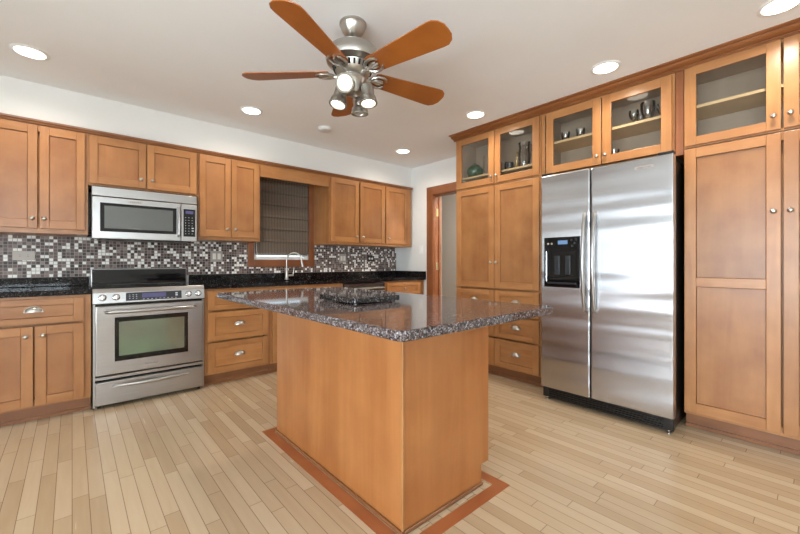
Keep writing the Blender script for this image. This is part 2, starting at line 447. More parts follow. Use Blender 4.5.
# ------------------------------------------------------------------ tile, window over the sink
b = MB(); b.box(-.60, 1.463, Y1 - .008, Y1, .985, 1.40).box(1.463, 2.29, Y1 - .008, Y1, .985, 1.075).box(2.29, X1 - .008, Y1 - .008, Y1, .985, 1.40)
struct(b.build('trim_1', 'mosaic_tile'))
w1 = struct(link('window_1', None, None, ((WX0 + WX1) / 2, Y1, WZ0)))
b = MB(); b.box(WX0 - .072, WX0, Y1 - .025, Y1, WZ0 - .085, WZ1 + .07).box(WX1, WX1 + .075, Y1 - .025, Y1, WZ0 - .085, WZ1 + .07).mat(1)
b.box(WX0, WX1, Y1 - .0252, Y1, WZ0 - .085, WZ0).box(WX0, WX1, Y1 - .025, Y1, WZ1, WZ1 + .07)
b.build('casing', ['cherry_trim_vertical', 'cherry_trim_horizontal'], w1, .004)
b = MB()
for (a0, a1, c0, c1) in ((WX0, WX0 + .035, WZ0, WZ1), (WX1 - .035, WX1, WZ0, WZ1)): b.box(a0, a1, Y1, Y1 + .09, c0, c1)
b.box(WX0 + .035, WX1 - .035, Y1, Y1 + .09, WZ0, WZ0 + .035).box(WX0 + .035, WX1 - .035, Y1, Y1 + .09, WZ1 - .035, WZ1)
b.build('window_frame', 'white_trim', w1, .003)
MB().box(WX0 + .035, WX1 - .035, Y1 + .05, Y1 + .056, WZ0 + .035, WZ1 - .035).build('pane', 'window_glass', w1)
# roman shade
sh = thing('roman_shade', ((WX0 + WX1) / 2, Y1 - .03, 1.19), 'dark brown woven roman shade lowered over the window above the sink', 'window shade')
pts = []; zt, zb = 2.05, 1.212
n = 6
b = MB()
prof = []
for k in range(n):
    z1_ = zt - (zt - zb) * k / n; z0_ = zt - (zt - zb) * (k + 1) / n
    prof += [(0.0, z1_), (0.004, z1_ - .03), (.007, z0_ + .03), (.013, z0_ + .006), (.013, z0_ + .001)]
poly = [(-d - .012, z) for d, z in prof] + [(.0, zb), (.0, zt)]
b.prism(poly, lambda a, z, d: (d, Y1 - .03 + a, z), WX0 + .008, WX1 - .02)
b.build('shade_fabric', 'woven_shade', sh)
MB().box(WX0 + .002, WX1 - .006, Y1 - .05, Y1 - .026, zt + .001, zt + .035).build('head_rail', 'woven_shade', sh, .003)
MB().box(WX0 + .012, WX1 - .024, Y1 - .040, Y1 - .030, zb - .014, zb - .001).build('bottom_bar', 'woven_shade', sh, .003)
MB().tube([(WX0 + .014, Y1 - .056, 2.05), (WX0 + .014, Y1 - .056, 1.25), (WX0 + .020, Y1 - .056, 1.20)], .002, 6).build('pull_cord', 'white_trim', sh)

# ------------------------------------------------------------------ hardware meshes
def hw(fn, name, mats, smooth=True):
    m = MB(); fn(m); return m.mesh(name, mats, (0, 0, 0), smooth)
KN = {}
for wall, ax in (('A', (0, -1, 0)), ('B', (-1, 0, 0))):
    KN[wall] = hw(lambda m: m.lathe((0, 0, 0), ax, [(.006, 0), (.0055, .012), (.008, .015), (.0135, .019), (.0145, .023), (.012, .028), (.006, .031), (0, .0315)], 16), 'knob', 'nickel')
def cup(m, wall, w_=.045, h=.036, p=.028):
    f = (lambda a, d, z: (a, -d, z)) if wall == 'A' else (lambda a, d, z: (-d, a, z))
    N, K = 14, 6; rows = []
    for i in range(K + 1):                       # outer quarter dome, open at the bottom
        th = PI / 2 * i / K
        rows.append([m.bm.verts.new(f(w_ * math.cos(PI * j / N) * (math.cos(th) if i < K else .02), p * math.sin(th) + .001, h * math.sin(PI * j / N) * math.cos(th) - .001)) if False else
                     m.bm.verts.new(f(w_ * math.cos(PI * j / N), p * math.sin(PI * j / N) ** .8 * math.sin(th), h * math.sin(PI * j / N) ** .8 * math.cos(th) - .004)) for j in range(N + 1)])
    for r0, r1 in zip(rows, rows[1:]):
        for j in range(N): m._f([r0[j], r0[j + 1], r1[j + 1], r1[j]])
    bmesh.ops.remove_doubles(m.bm, verts=m.bm.verts, dist=1e-5)
    # flange against the drawer front
    pts_ = [(w_ * 1.12 * math.cos(PI * j / N), (h + .006) * math.sin(PI * j / N) - .008) for j in range(N + 1)]
    m.prism(pts_, lambda a, z, d: f(a, d, z), 0, .002)
CUP = {k: hw(lambda m: cup(m, k), 'cup_pull', 'nickel') for k in 'AB'}

# ------------------------------------------------------------------ cabinet fronts
class Face:
    """maps (a along wall, d out from the plane, z) to the room for the two cabinet walls"""
    def __init__(s, wall, plane): s.w = wall; s.p = plane
    def pt(s, a, d, z): return (a, s.p - d, z) if s.w == 'A' else (s.p - d, a, z)
    def box(s, m, a0, a1, d0, d1, z0, z1):
        if s.w == 'A': m.box(a0, a1, s.p - d1, s.p - d0, z0, z1)
        else: m.box(s.p - d1, s.p - d0, a0, a1, z0, z1)
DT = .020
def door(F, root, a0, a1, z0, z1, knob=None, stile=.060, rail=.060, mid=None, pane=False, name='door', pull=False, d0=.001):
    m = MB()
    F.box(m, a0, a0 + stile, d0, d0 + DT, z0, z1); F.box(m, a1 - stile, a1, d0, d0 + DT, z0, z1)
    m.mat(1)
    F.box(m, a0 + stile, a1 - stile, d0, d0 + DT, z1 - rail, z1); F.box(m, a0 + stile, a1 - stile, d0, d0 + DT, z0, z0 + rail)
    if mid: F.box(m, a0 + stile, a1 - stile, d0, d0 + DT, mid[0], mid[1])
    o = m.build(name, ['maple_vertical', 'maple_horizontal'], root, .0022)
    spans = [(z0 + rail, z1 - rail)] if not mid else [(z0 + rail, mid[0]), (mid[1], z1 - rail)]
    for q0, q1 in spans:
        m = MB()
        if pane:
            F.box(m, a0 + stile - .004, a1 - stile + .004, d0 + .006, d0 + .010, q0 - .004, q1 + .004); m.build('glass_pane', 'pane_glass', o)
        else:
            F.box(m, a0 + stile + .0025, a1 - stile - .0025, d0 + .001, d0 + DT - .010, q0 + .0025, q1 - .0025); m.build('panel', 'maple_panel' if not pull else 'maple_horizontal', o)
    if knob: link('knob', KN[F.w], o, F.pt(knob[0], d0 + DT, knob[1]))
    if pull: link('cup_pull', CUP[F.w], o, F.pt((a0 + a1) / 2, d0 + DT, (z0 + z1) / 2 + .004))
    return o
def drawer(F, root, a0, a1, z0, z1, **k): return door(F, root, a0, a1, z0, z1, name='drawer', stile=k.pop('stile', .058), rail=k.pop('rail', min(.05, (z1 - z0) * .26)), pull=k.pop('pull', True), **k)
def carcass(F, root, a0, a1, depth, z0, z1, toe=0.0, edge=.038):
    m = MB(); zb_ = z0 + toe; F.box(m, a0, a1, -depth, -.040, zb_, z1)
    e_ = .060; F.box(m, a0, a0 + e_, -.040, -.002, zb_, z1); F.box(m, a1 - e_, a1, -.040, -.002, zb_, z1); F.box(m, a0 + e_, a1 - e_, -.040, -.002, z1 - .05, z1); F.box(m, a0 + e_, a1 - e_, -.040, -.002, zb_, zb_ + .05)
    m.build('cabinet_body', 'maple_vertical', root)
    if toe:
        m = MB(); F.box(m, a0 + .0005, a1 - .0005, -depth, -.055, z0 + .001, z0 + toe - .0005)
        F.box(m, a0 + .0005, a1 - .0005, -.055, -.043, z0 + .001, z0 + .022)
        m.build('toe_kick', 'dark_molding', root)

UA = Face('A', 3.848); BA = Face('A', 3.635); TB = Face('B', 3.105)
DEP = Y1 - .010 - 3.848
# ---- upper cabinets over the range wall
def upper(a0, a1, z0, doors, label, group='maple wall cabinets over the counters'):
    r = thing('wall_cabinet', ((a0 + a1) / 2, 3.9, z0), label, 'cabinet')
    carcass(UA, r, a0, a1, DEP, z0, TOPZ - .028)
    for (p, q, zz, kx) in doors:
        door(UA, r, p, q, zz, 2.126, knob=(kx, zz + .072), stile=.052, rail=.062)
    return r
upper(-.475, .094, 1.332, [(-.449, -.192, 1.366, -.219), (-.181, .076, 1.366, -.156)], 'maple wall cabinet with two tall doors, left of the microwave at the photo edge')
upper(.096, .874, 1.728, [(.102, .476, 1.744, .440), (.483, .862, 1.744, .520)], 'short maple wall cabinet with two wide doors directly above the microwave')
upper(.876, 1.460, 1.328, [(.890, 1.166, 1.362, 1.130), (1.172, 1.442, 1.362, 1.206)], 'maple wall cabinet with two doors between microwave and sink window')
upper(2.276, 3.112, 1.330, [(2.292, 2.690, 1.362, 2.652), (2.712, 3.102, 1.362, 2.750)], 'maple wall cabinet with two doors, right of the sink window')
upper(3.114, 3.60, 1.330, [(3.128, 3.520, 1.362, 3.165)], 'single door maple wall cabinet in the corner by the doorway')
v_ = MB().box(1.461, 2.275, 3.850, 3.870, 2.005, TOPZ - .028).build('valance_board', 'maple_horizontal', bevel=.002); tag(v_, 'plain maple valance board spanning the gap above the sink window', 'valance')
b = MB(); prof = [(0, 2.137), (.026, 2.137), (.030, 2.146), (.040, 2.154), (.042, 2.166), (0, 2.166)]
b.prism(prof, lambda a, z, d: (d, 3.858 - a, z), -.492, 3.61)
tag(b.build('cabinet_top_molding', 'dark_molding', smooth=False), 'dark wood molding strip along the tops of the range wall cabinets', 'molding')

# ---- base cabinets on the range wall
BD = Y1 - .012 - 3.635
def base(a0, a1, label):
    r = thing('base_cabinet', ((a0 + a1) / 2, 3.9, 0), label, 'cabinet'); carcass(BA, r, a0, a1, BD, 0, .876, toe=.100); return r
r = base(-.505, .106, 'maple base cabinet left of the range with one wide drawer over two doors')
drawer(BA, r, -.468, .066, .683, .857)
door(BA, r, -.468, -.203, .116, .668, knob=(-.240, .602)); door(BA, r, -.195, .066, .116, .668, knob=(-.152, .604))
r = base(.884, 1.482, 'maple base cabinet with three stacked drawers right of the range')
for z0_, z1_ in ((.683, .858), (.405, .663), (.117, .387)): drawer(BA, r, .908, 1.456, z0_, z1_)
r = base(1.484, 2.330, 'maple sink base cabinet under the faucet, mostly behind the island')
for p, q, k in ((1.500, 1.903, 1.86), (1.911, 2.314, 1.955)):
    drawer(BA, r, p, q, .683, .852, pull=False); door(BA, r, p, q, .117, .665, knob=(k, .600))
dw = thing('dishwasher', (2.64, 3.9, 0), 'stainless dishwasher with dark control strip, seen just above the island granite', 'dishwasher')
MB().box(2.334, 2.936, 3.640, Y1 - .012, .10, .868).build('tub', 'black_plastic', dw)
MB().box(2.340, 2.930, 3.612, 3.6395, .12, .770).build('door', 'stainless', dw, .004)
MB().box(2.340, 2.930, 3.612, 3.6395, .775, .862).build('control_strip', 'smoked_glass', dw, .003)
b = MB(); b.tube([(2.38, 3.612, .805), (2.38, 3.575, .805), (2.41, 3.570, .805), (2.86, 3.570, .805), (2.89, 3.575, .805), (2.89, 3.612, .805)], .011); b.build('handle', 'stainless', dw, smooth=True)
MB().box(2.345, 2.925, 3.70, 3.75, .003, .0995).build('toe_kick', 'black_plastic', dw)
r = base(2.940, 3.640, 'maple corner base cabinet with a top drawer beside the doorway')
drawer(BA, r, 2.972, 3.560, .690, .852, pull=False, knob=(3.26, .775)); door(BA, r, 2.972, 3.560, .117, .672, knob=(3.01, .6))

# ---- granite counters along the wall
ct = .876
b = MB(); b.box(-.54, .108, 3.607, Y1 - .009, ct, .914).box(-.54, .108, Y1 - .030, Y1 - .0085, .914, .990)
tag(b.build('countertop', 'dark_granite', bevel=.004), 'black speckled granite countertop left of the range', 'countertop')
b = MB()
SX0, SX1, SY0, SY1 = 1.56, 2.22, 3.74, 4.10
b.box(.882, SX0, 3.607, Y1 - .009, ct, .914).box(SX1, X1 - .001, 3.607, Y1 - .009, ct, .914).box(SX0, SX1, 3.607, SY0, ct, .914).box(SX0, SX1, SY1, Y1 - .009, ct, .914)
b.box(.882, X1 - .001, Y1 - .030, Y1 - .0085, .914, .990).box(X1 - .022, X1 - .001, 3.607, Y1 - .030, .914, .990)
tag(b.build('countertop', 'dark_granite', bevel=.0), 'long black granite countertop around the sink, ending at the doorway', 'countertop')
sk = thing('sink', (1.89, 3.92, .70), 'stainless undermount sink set into black granite below the window', 'sink')
b = MB(); t_ = .004
b.box(SX0 - .012, SX0 + t_ - .004, SY0 - .012, SY1 + .012, .70, ct - .001).box(SX1, SX1 + .012, SY0 - .012, SY1 + .012, .70, ct - .001).box(SX0, SX1, SY0 - .012, SY0, .70, ct - .001).box(SX0, SX1, SY1, SY1 + .012, .70, ct - .001).box(SX0, SX1, SY0, SY1, .70, .708)
b.build('basin', 'stainless', sk); MB().lathe((1.89, 3.93, .708), (0, 0, 1), [(.04, 0), (.04, .002), (.028, .003), (.028, .001), (0, .001)]).build('drain', 'chrome', sk, smooth=True)
fx, fy = 1.880, 4.135
fc = thing('faucet', (fx, fy, .914), 'brushed gooseneck kitchen faucet standing behind the sink', 'faucet')
MB().lathe((fx, fy, .914), (0, 0, 1), [(.028, 0), (.028, .008), (.021, .014), (.019, .10), (.016, .115), (.0135, .12)], 20).build('base', 'nickel', fc, smooth=True)
pth = [(fx, fy, 1.03)] + [(fx, fy, 1.03 + .03 * k) for k in (1, 2, 3)]
cr = .085; dx, dy = .80, -.60
for k in range(13):
    a = PI - (PI * 1.02) * k / 12; q = cr + cr * math.cos(a); pth.append((fx + q * dx, fy + q * dy, 1.14 + cr * math.sin(a)))
MB().tube(pth, .0095, 12).build('neck', 'nickel', fc, smooth=True)
e = Vector(pth[-1]); MB().tube([e + Vector((0, 0, .004)), e + Vector((.004, -.003, -.02)), e + Vector((.012, -.009, -.075))], [.011, .014, .016], 12).build('spray_head', 'nickel', fc, smooth=True)
MB().tube([(fx + .015, fy, .960), (fx + .075, fy - .02, .966)], .013, 10).tube([(fx + .070, fy - .018, .966), (fx + .082, fy - .022, 1.05)], [.008, .005], 8).build('lever', 'nickel', fc, smooth=True)

# ------------------------------------------------------------------ range
FY = 3.600
rg = thing('range', (.495, 3.9, 0), 'stainless slide-in electric range with oven window and black glass cooktop', 'stove')
RX0, RX1 = .113, .877
MB().box(RX0, RX1, FY + .030, Y1 - .02, .03, .905).build('body', 'black_enamel', rg)
b = MB(); b.box(RX0 + .004, RX0 + .016, FY + .004, FY + .0295, .02, .80).box(RX1 - .016, RX1 - .004, FY + .004, FY + .0295, .02, .80); b.bm.free()
for x in (RX0 + .004, RX1 - .016): MB().box(x, x + .012, FY + .004, FY + .0295, .02, .793).build('side_trim', 'stainless', rg)
b = MB(); b.box(RX0, RX1, FY + .040, Y1 - .10, .906, .918); b.build('cooktop', 'black_gloss', rg, .003)
for (cx, cy, r_) in ((.30, 3.78, .10), (.69, 3.78, .085), (.30, 4.0, .075), (.69, 4.0, .10)):
    b = MB(); N = 40
    for rr in (r_, r_ * .6):
        A = [b.bm.verts.new((cx + rr * math.cos(2 * PI * k / N), cy + rr * math.sin(2 * PI * k / N), .9184)) for k in range(N)]
        Bv = [b.bm.verts.new((cx + (rr - .002) * math.cos(2 * PI * k / N), cy + (rr - .002) * math.sin(2 * PI * k / N), .9184)) for k in range(N)]
        for k in range(N): b._f([A[k], A[(k + 1) % N], Bv[(k + 1) % N], Bv[k]])
    b.build('burner_ring', 'badge_grey', rg)
bg_ = MB(); bg_.box(.120, .850, Y1 - .085, Y1 - .035, .906, 1.060); bgo = bg_.build('backguard', 'stainless', rg, .006)
MB().box(.128, .842, Y1 - .090, Y1 - .0855, .9185, 1.051).build('glass_panel', 'black_gloss', bgo, .002)
# slanted control panel
b = MB(); b.prism([(FY + .0295, .795), (FY - .006, .800), (FY + .004, .880), (FY + .022, .912), (FY + .0395, .912), (FY + .0395, .795)], lambda a, z, d: (d, a, z), RX0 + .001, RX1 - .001)
cp = b.build('control_panel', 'stainless', rg, .003)
def onpanel(x0, x1, z0, z1, off0, off1):
    f = lambda z: FY - .006 + (z - .800) * .125
    m = MB(); m.prism([(f(z0) - off1, z0), (f(z1) - off1, z1), (f(z1) - off0, z1), (f(z0) - off0, z0)], lambda a, z, d: (d, a, z), x0, x1); return m
onpanel(.315, .698, .812, .876, -.001, .0025).build('display_panel', 'dispenser_grey', cp, .002)
onpanel(.42, .585, .832, .866, .002, .0032).build('display', 'display_blue', cp)
b = None
m = MB()
for k in range(9):
    x = .425 + k * .028; z = .820; f = FY - .006 + (z - .8) * .125 - .003; m.box(x, x + .012, f - .0008, f + .001, z, z + .003)
for r0 in range(3):
    for k in range(3):
        x = .335 + k * .022; z = .828 + r0 * .014; f = FY - .006 + (z - .8) * .125 - .003; m.box(x, x + .009, f - .0008, f + .001, z, z + .0025)
for z in (.836, .852):
    f = FY - .006 + (z - .8) * .125 - .003; m.box(.652, .668, f - .0008, f + .001, z, z + .010)
m.build('button_marks', 'print_white', cp)
for x in (.172, .255, .752, .825):
    z = .845; f = FY - .006 + (z - .8) * .125
    k = MB().lathe((x, f, z), (0, -1, .125), [(.021, 0), (.021, .004), (.017, .006), (.016, .024), (.014, .028), (0, .029)], 20).build('knob', 'chrome', cp, smooth=True)
    MB().lathe((x, f + .0005, z), (0, -1, .125), [(.025, 0), (.025, .0045), (0, .0045)], 20).build('knob_ring', 'black_plastic', k, smooth=True)
    MB().box(x - .003, x + .003, f - .034, f - .026, z - .013, z + .019).build('grip', 'chrome', k, .001)
# oven door
dr = MB(); dr.box(RX0 + .018, RX1 - .018, FY - .010, FY + .029, .255, .780)
od = dr.build('oven_door', 'stainless', rg, .006)
b = MB(); b.box(.245, .745, FY - .0135, FY - .0095, .352, .690); wf = b.build('window_border', 'black_gloss', od, .003)
MB().box(.272, .716, FY - .0145, FY - .0130, .392, .655).build('window_glass', 'oven_glass', wf)
pts = [(.195, FY - .010, .735)] + [(.21 + .57 * k / 12, FY - .040 - .016 * math.sin(PI * k / 12), .735) for k in range(13)] + [(.795, FY - .010, .735)]
MB().tube(pts, .014, 12).build('handle', 'stainless', od, smooth=True)
def text(s_, size, fn_rot, loc, parent, mat='badge_grey', ex=.0004):
    c = bpy.data.curves.new('lettering', 'FONT'); c.body = s_; c.size = size; c.align_x = 'CENTER'; c.align_y = 'CENTER'; c.extrude = ex
    tmp = bpy.data.objects.new('lettering', c); S.collection.objects.link(tmp)
    me = bpy.data.meshes.new_from_object(tmp.evaluated_get(bpy.context.evaluated_depsgraph_get())); bpy.data.objects.remove(tmp)
    me.materials.clear(); me.materials.append(M[mat]); me.name = 'lettering'
    return link('lettering', me, parent, loc, rot=fn_rot)
ROT_A = (PI / 2, 0, 0); ROT_B = (PI / 2, 0, -PI / 2)
bd = MB().box(.432, .532, FY - .0115, FY - .0095, .292, .312).build('badge', 'plate_steel', od, .0008)
text('KitchenAid', .018, ROT_A, (.482, FY - .0119, .302), bd)
b = MB(); b.box(RX0 + .018, RX1 - .018, FY + .002, FY + .029, .222, .243); b.build('vent_trim', 'stainless', rg)
b = MB(); b.box(RX0 + .018, RX1 - .018, FY - .008, FY + .029, .030, .205); wd = b.build('warming_drawer', 'stainless', rg, .005)
pts = [(.235, FY - .008, .165)] + [(.245 + .50 * k / 12, FY - .018 - .022 * math.sin(PI * k / 12), .165) for k in range(13)] + [(.755, FY - .008, .165)]
MB().tube(pts, [.008] + [.010 + .005 * math.sin(PI * k / 12) for k in range(13)] + [.008], 12).build('handle', 'stainless', wd, smooth=True)
b = MB()
for x in (RX0 + .03, RX1 - .05):
    MB().box(x, x + .02, FY + .035, FY + .06, .0, .030).build('foot', 'black_plastic', rg)
    MB().box(x, x + .02, Y1 - .10, Y1 - .07, .0, .030).build('foot', 'black_plastic', rg)

# ------------------------------------------------------------------ microwave
MY = 3.765
mw = thing('microwave', (.484, 3.95, 1.30), 'stainless over-the-range microwave mounted above the stove', 'microwave')
MX0, MX1 = .115, .852
MB().box(MX0 + .002, MX1 + .004, MY + .030, Y1 - .012, 1.305, 1.720).build('body', 'black_enamel', mw)
MB().box(MX0, MX1, MY, MY + .0295, 1.640, 1.712).build('vent_panel', 'stainless', mw, .003)
md = MB().box(MX0, .724, MY - .004, MY + .0295, 1.303, 1.634).build('door', 'stainless', mw, .004)
wb = MB().box(.165, .690, MY - .0065, MY - .0035, 1.360, 1.588).build('window_border', 'black_gloss', md, .002)
MB().box(.192, .662, MY - .0072, MY - .006, 1.385, 1.565).build('window_glass', 'smoked_glass', wb)
MB().tube([(.705, MY - .004, 1.345), (.705, MY - .034, 1.36), (.705, MY - .040, 1.45), (.705, MY - .040, 1.49), (.705, MY - .034, 1.58), (.705, MY - .004, 1.595)], .0105, 12).build('handle', 'stainless', md, smooth=True)
mc = MB().box(.728, MX1, MY - .004, MY + .0295, 1.303, 1.634).build('control_panel', 'stainless', mw, .003)
kp = MB().box(.744, .838, MY - .0062, MY - .0035, 1.345, 1.590).build('keypad', 'black_gloss', mc, .001)
MB().box(.760, .822, MY - .0070, MY - .006, 1.548, 1.575).build('display', 'display_blue', kp)
m = MB()
for r0 in range(7):
    for k in range(3):
        if r0 in (0, 1) and k == 0 or True:
            x = .757 + k * .026; z = 1.368 + r0 * .024
            m.box(x, x + (.016 if (k == 2 and r0 in (1, 2)) else .007), MY - .0068, MY - .006, z, z + (.010 if (k == 2 and r0 in (1, 2)) else .004))
m.build('button_marks', 'print_white', kp)
bd = MB().box(.345, .445, MY - .0052, MY - .0038, 1.600, 1.618).build('badge', 'plate_steel', md)
text('KitchenAid', .017, ROT_A, (.395, MY - .0056, 1.609), bd)
MB().box(.16, .80, MY + .06, MY + .30, 1.298, 1.3045).build('grease_filter', 'dispenser_grey', mw)

# ------------------------------------------------------------------ plates on the tile
def plate(a0, a1, z0, z1, label, cat, name, mat, kind):
    r = thing(name, ((a0 + a1) / 2, Y1 - .008, z0), label, cat); Yp = Y1 - .008
    MB().box(a0, a1, Yp - .006, Yp, z0, z1).build('plate', mat, r, .002)
    if kind == 'switches':
        w_ = (a1 - a0)
        for k in (0, 1):
            c = a0 + w_ * (.30 + .40 * k); MB().box(c - .016, c + .016, Yp - .010, Yp - .0055, z0 + .026, z1 - .026).build('rocker', 'switch_ivory', r, .002)
    else:
        horizontal = (a1 - a0) > (z1 - z0)
        for k in (0, 1):
            cx = (a0 + a1) / 2 + ((k - .5) * .046 if horizontal else 0); cz = (z0 + z1) / 2 + (0 if horizontal else (k - .5) * .040)
            o = MB().lathe((cx, Yp - .0055, cz), (0, -1, 0), [(.016, 0), (.016, .003), (0, .003)], 18).build('socket', 'switch_ivory' if mat != 'plate_steel' or not horizontal else 'plate_steel', r, smooth=True)
            b_ = MB()
            for s_ in (-1, 1):
                if horizontal: b_.box(cx - .005, cx + .005, Yp - .0092, Yp - .0084, cz + s_ * .006 - .001, cz + s_ * .006 + .001)
                else: b_.box(cx + s_ * .006 - .001, cx + s_ * .006 + .001, Yp - .0092, Yp - .0084, cz - .005, cz + .005)
            b_.build('slot', 'dark_slot', o)
    return r
plate(-.355, -.225, 1.130, 1.205, 'horizontal brushed metal outlet plate on the mosaic tile left of the range', 'outlet', 'outlet', 'plate_steel', 'outlet')
plate(1.085, 1.205, 1.120, 1.235, 'brushed double rocker switch plate on the tile between range and window', 'switch', 'light_switch', 'plate_steel', 'switches')
plate(2.655, 2.765, 1.110, 1.225, 'brushed double rocker switch plate on the tile right of the window', 'switch', 'light_switch', 'plate_steel', 'switches')
plate(3.115, 3.235, 1.130, 1.205, 'small horizontal outlet plate on the tile nearest the room corner', 'outlet', 'outlet', 'black_plastic', 'outlet')
r = thing('light_switch', (X1, 3.70, 1.23), 'white wall switch on the painted wall left of the doorway', 'switch')
MB().box(X1 - .006, X1, 3.665, 3.740, 1.235, 1.350).build('plate', 'white_trim', r, .002)
MB().box(X1 - .010, X1 - .0055, 3.687, 3.718, 1.262, 1.325).build('rocker', 'white_trim', r, .002)

# ------------------------------------------------------------------ refrigerator wall
def open_box(F, root, a0, a1, depth, z0, z1, shelf_z, t_=.018):
    """hollow carcass with a shelf, for the glass-door cabinets"""
    m = MB()
    F.box(m, a0, a0 + t_, -depth, -.002, z0, z1); F.box(m, a1 - t_, a1, -depth, -.002, z0, z1)
    F.box(m, a0 + t_, a1 - t_, -depth, -.002, z0, z0 + t_); F.box(m, a0 + t_, a1 - t_, -depth, -.002, z1 - t_, z1)
    F.box(m, a0 + t_, a1 - t_, -depth, -depth + t_, z0 + t_, z1 - t_)
    m.build('cabinet_body', 'cabinet_inside', root)
    m = MB(); e_ = .03                               # face frame
    F.box(m, a0, a0 + e_, -.0018, .0, z0, z1); F.box(m, a1 - e_, a1, -.0018, .0, z0, z1)
    F.box(m, a0 + e_, a1 - e_, -.0018, .0, z1 - e_, z1); F.box(m, a0 + e_, a1 - e_, -.0018, .0, z0, z0 + .02)
    m.build('face_frame', 'maple_vertical', root)
    for sz in shelf_z:
        m = MB(); F.box(m, a0 + t_ + .001, a1 - t_ - .001, -depth + t_ + .001, -.03, sz - .019, sz); m.build('shelf', 'shelf_wood', root)
TD = X1 - .003 - 3.105
GD = .34
CT = 2.425
# tall cabinet left of the refrigerator
r = thing('glass_cabinet', (3.3, 2.12, 1.874), 'two-door glass front cabinet holding a green jar, left above the tall cabinet', 'cabinet')
open_box(TB, r, 1.636, 2.606, GD, 1.874, CT, [2.012])
door(TB, r, 2.117, 2.585, 1.888, 2.407, knob=(2.143, 1.955), pane=True, stile=.062, rail=.062); door(TB, r, 1.650, 2.109, 1.888, 2.407, knob=(2.083, 1.955), pane=True, stile=.062, rail=.062)
r = thing('tall_cabinet', (3.3, 2.12, 0), 'tall maple cabinet with two doors over drawers, left of the refrigerator', 'cabinet')
carcass(TB, r, 1.637, 2.606, TD, 0, 1.872, toe=.098)
door(TB, r, 2.117, 2.585, .862, 1.866, knob=(2.145, 1.115)); door(TB, r, 1.650, 2.109, .862, 1.866, knob=(2.081, 1.115))
for z0_, z1_ in ((.612, .842), (.392, .594), (.112, .374)):
    drawer(TB, r, 2.117, 2.585, z0_, z1_); drawer(TB, r, 1.650, 2.109, z0_, z1_)
# cabinet over the refrigerator
r = thing('glass_cabinet', (3.3, 1.12, 1.85), 'two-door glass front cabinet directly above the refrigerator', 'cabinet')
open_box(TB, r, .668, 1.632, GD, 1.850, CT, [1.945, 2.158])
door(TB, r, 1.138, 1.583, 1.878, 2.400, knob=(1.163, 1.943), pane=True, stile=.062, rail=.062); door(TB, r, .682, 1.128, 1.878, 2.400, knob=(1.102, 1.943), pane=True, stile=.062, rail=.062)
# pantry right of the refrigerator
r = thing('glass_cabinet', (3.3, .15, 1.88), 'glass front cabinet above the pantry, cut off by the right photo edge', 'cabinet')
open_box(TB, r, -.335, .616, GD, 1.880, CT, [2.165])
door(TB, r, .157, .611, 1.890, 2.410, knob=(.187, 1.968), pane=True, stile=.062, rail=.055); door(TB, r, -.305, .147, 1.890, 2.410, knob=(.118, 1.968), pane=True, stile=.062, rail=.055)
r = thing('pantry_cabinet', (3.3, .15, 0), 'full height maple pantry cabinet with tall two-panel doors, right of the refrigerator', 'cabinet')
carcass(TB, r, -.335, .616, TD, 0, 1.876, toe=.100)
door(TB, r, .157, .611, .122, 1.868, knob=(.187, 1.412), mid=(.953, 1.014), stile=.062, rail=.062); door(TB, r, -.305, .147, .122, 1.868, knob=(.118, 1.412), mid=(.953, 1.014), stile=.062, rail=.062)
p_ = MB().box(3.106, X1 - .003, .6185, .6655, 1.842, CT).build('filler_panel', 'cherry_trim_vertical', bevel=.002); tag(p_, 'narrow reddish wood filler strip between the glass cabinets over refrigerator and pantry', 'panel')
# crown molding
b = MB(); prof = [(0, 2.414), (.014, 2.414), (.014, 2.420), (.024, 2.422), (.024, 2.427), (.040, 2.430), (.058, 2.437), (.070, 2.446), (.070, 2.450), (.090, 2.451), (.104, 2.455), (.104, ZC), (-.3, ZC), (-.3, 2.4555), (0, 2.4555)]
b.prism(prof, lambda a, z, d: (3.104 - a, d, z), -.42, 2.625)
tag(b.build('crown_molding', 'crown_wood'), 'stepped wood crown molding along the ceiling above the glass cabinets', 'molding')

# ------------------------------------------------------------------ refrigerator
RFX = 2.878
rf = thing('refrigerator', (3.2, 1.075, 0), 'stainless side-by-side refrigerator with ice and water dispenser', 'refrigerator')
FY0, FY1, FM = .626, 1.522, 1.134
MB().box(2.945, X1 - .03, FY0 + .012, FY1 - .012, .025, 1.790).build('body', 'black_plastic', rf, .004)
ld = MB().box(RFX, 2.940, FM + .004, FY1, .105, 1.815).build('freezer_door', 'stainless_fridge', rf, .010)
rd = MB().box(RFX, 2.940, FY0, FM - .004, .105, 1.815).build('refrigerator_door', 'stainless_fridge', rf, .010)
b = MB(); b.box(2.905, 2.944, FY0 + .006, FY1 - .006, .022, .100)
gr = b.build('grille', 'black_plastic', rf, .003)
m = MB()
for k in range(4):
    z = .036 + k * .015
    m.box(2.898, 2.9048, FY0 + .06, FY1 - .06, z, z + .006)
m.build('louvers', 'black_enamel', gr)
for y in (FY0 + .02, FY1 - .05): MB().lathe((2.925, y + .015, 0), (0, 0, 1), [(.016, 0), (.016, .006), (.008, .010), (.008, .0225)], 12).build('foot', 'nickel', rf, smooth=True)
MB().box(2.89, 2.943, FY0 + .002, FY0 + .09, 1.8155, 1.834).build('hinge_cover', 'black_plastic', rf, .003)
MB().box(2.89, 2.943, FY1 - .09, FY1 - .002, 1.8155, 1.834).build('hinge_cover', 'black_plastic', rf, .003)
for y, d_ in ((FM + .034, ld), (FM - .036, rd)):
    n_ = 14; pts = [(RFX, y, .752)] + [(RFX - .022 - .036 * math.sin(PI * k / n_), y, .765 + .70 * k / n_) for k in range(n_ + 1)] + [(RFX, y, 1.478)]
    MB().tube(pts, .0135, 12).build('handle', 'stainless', d_, smooth=True)
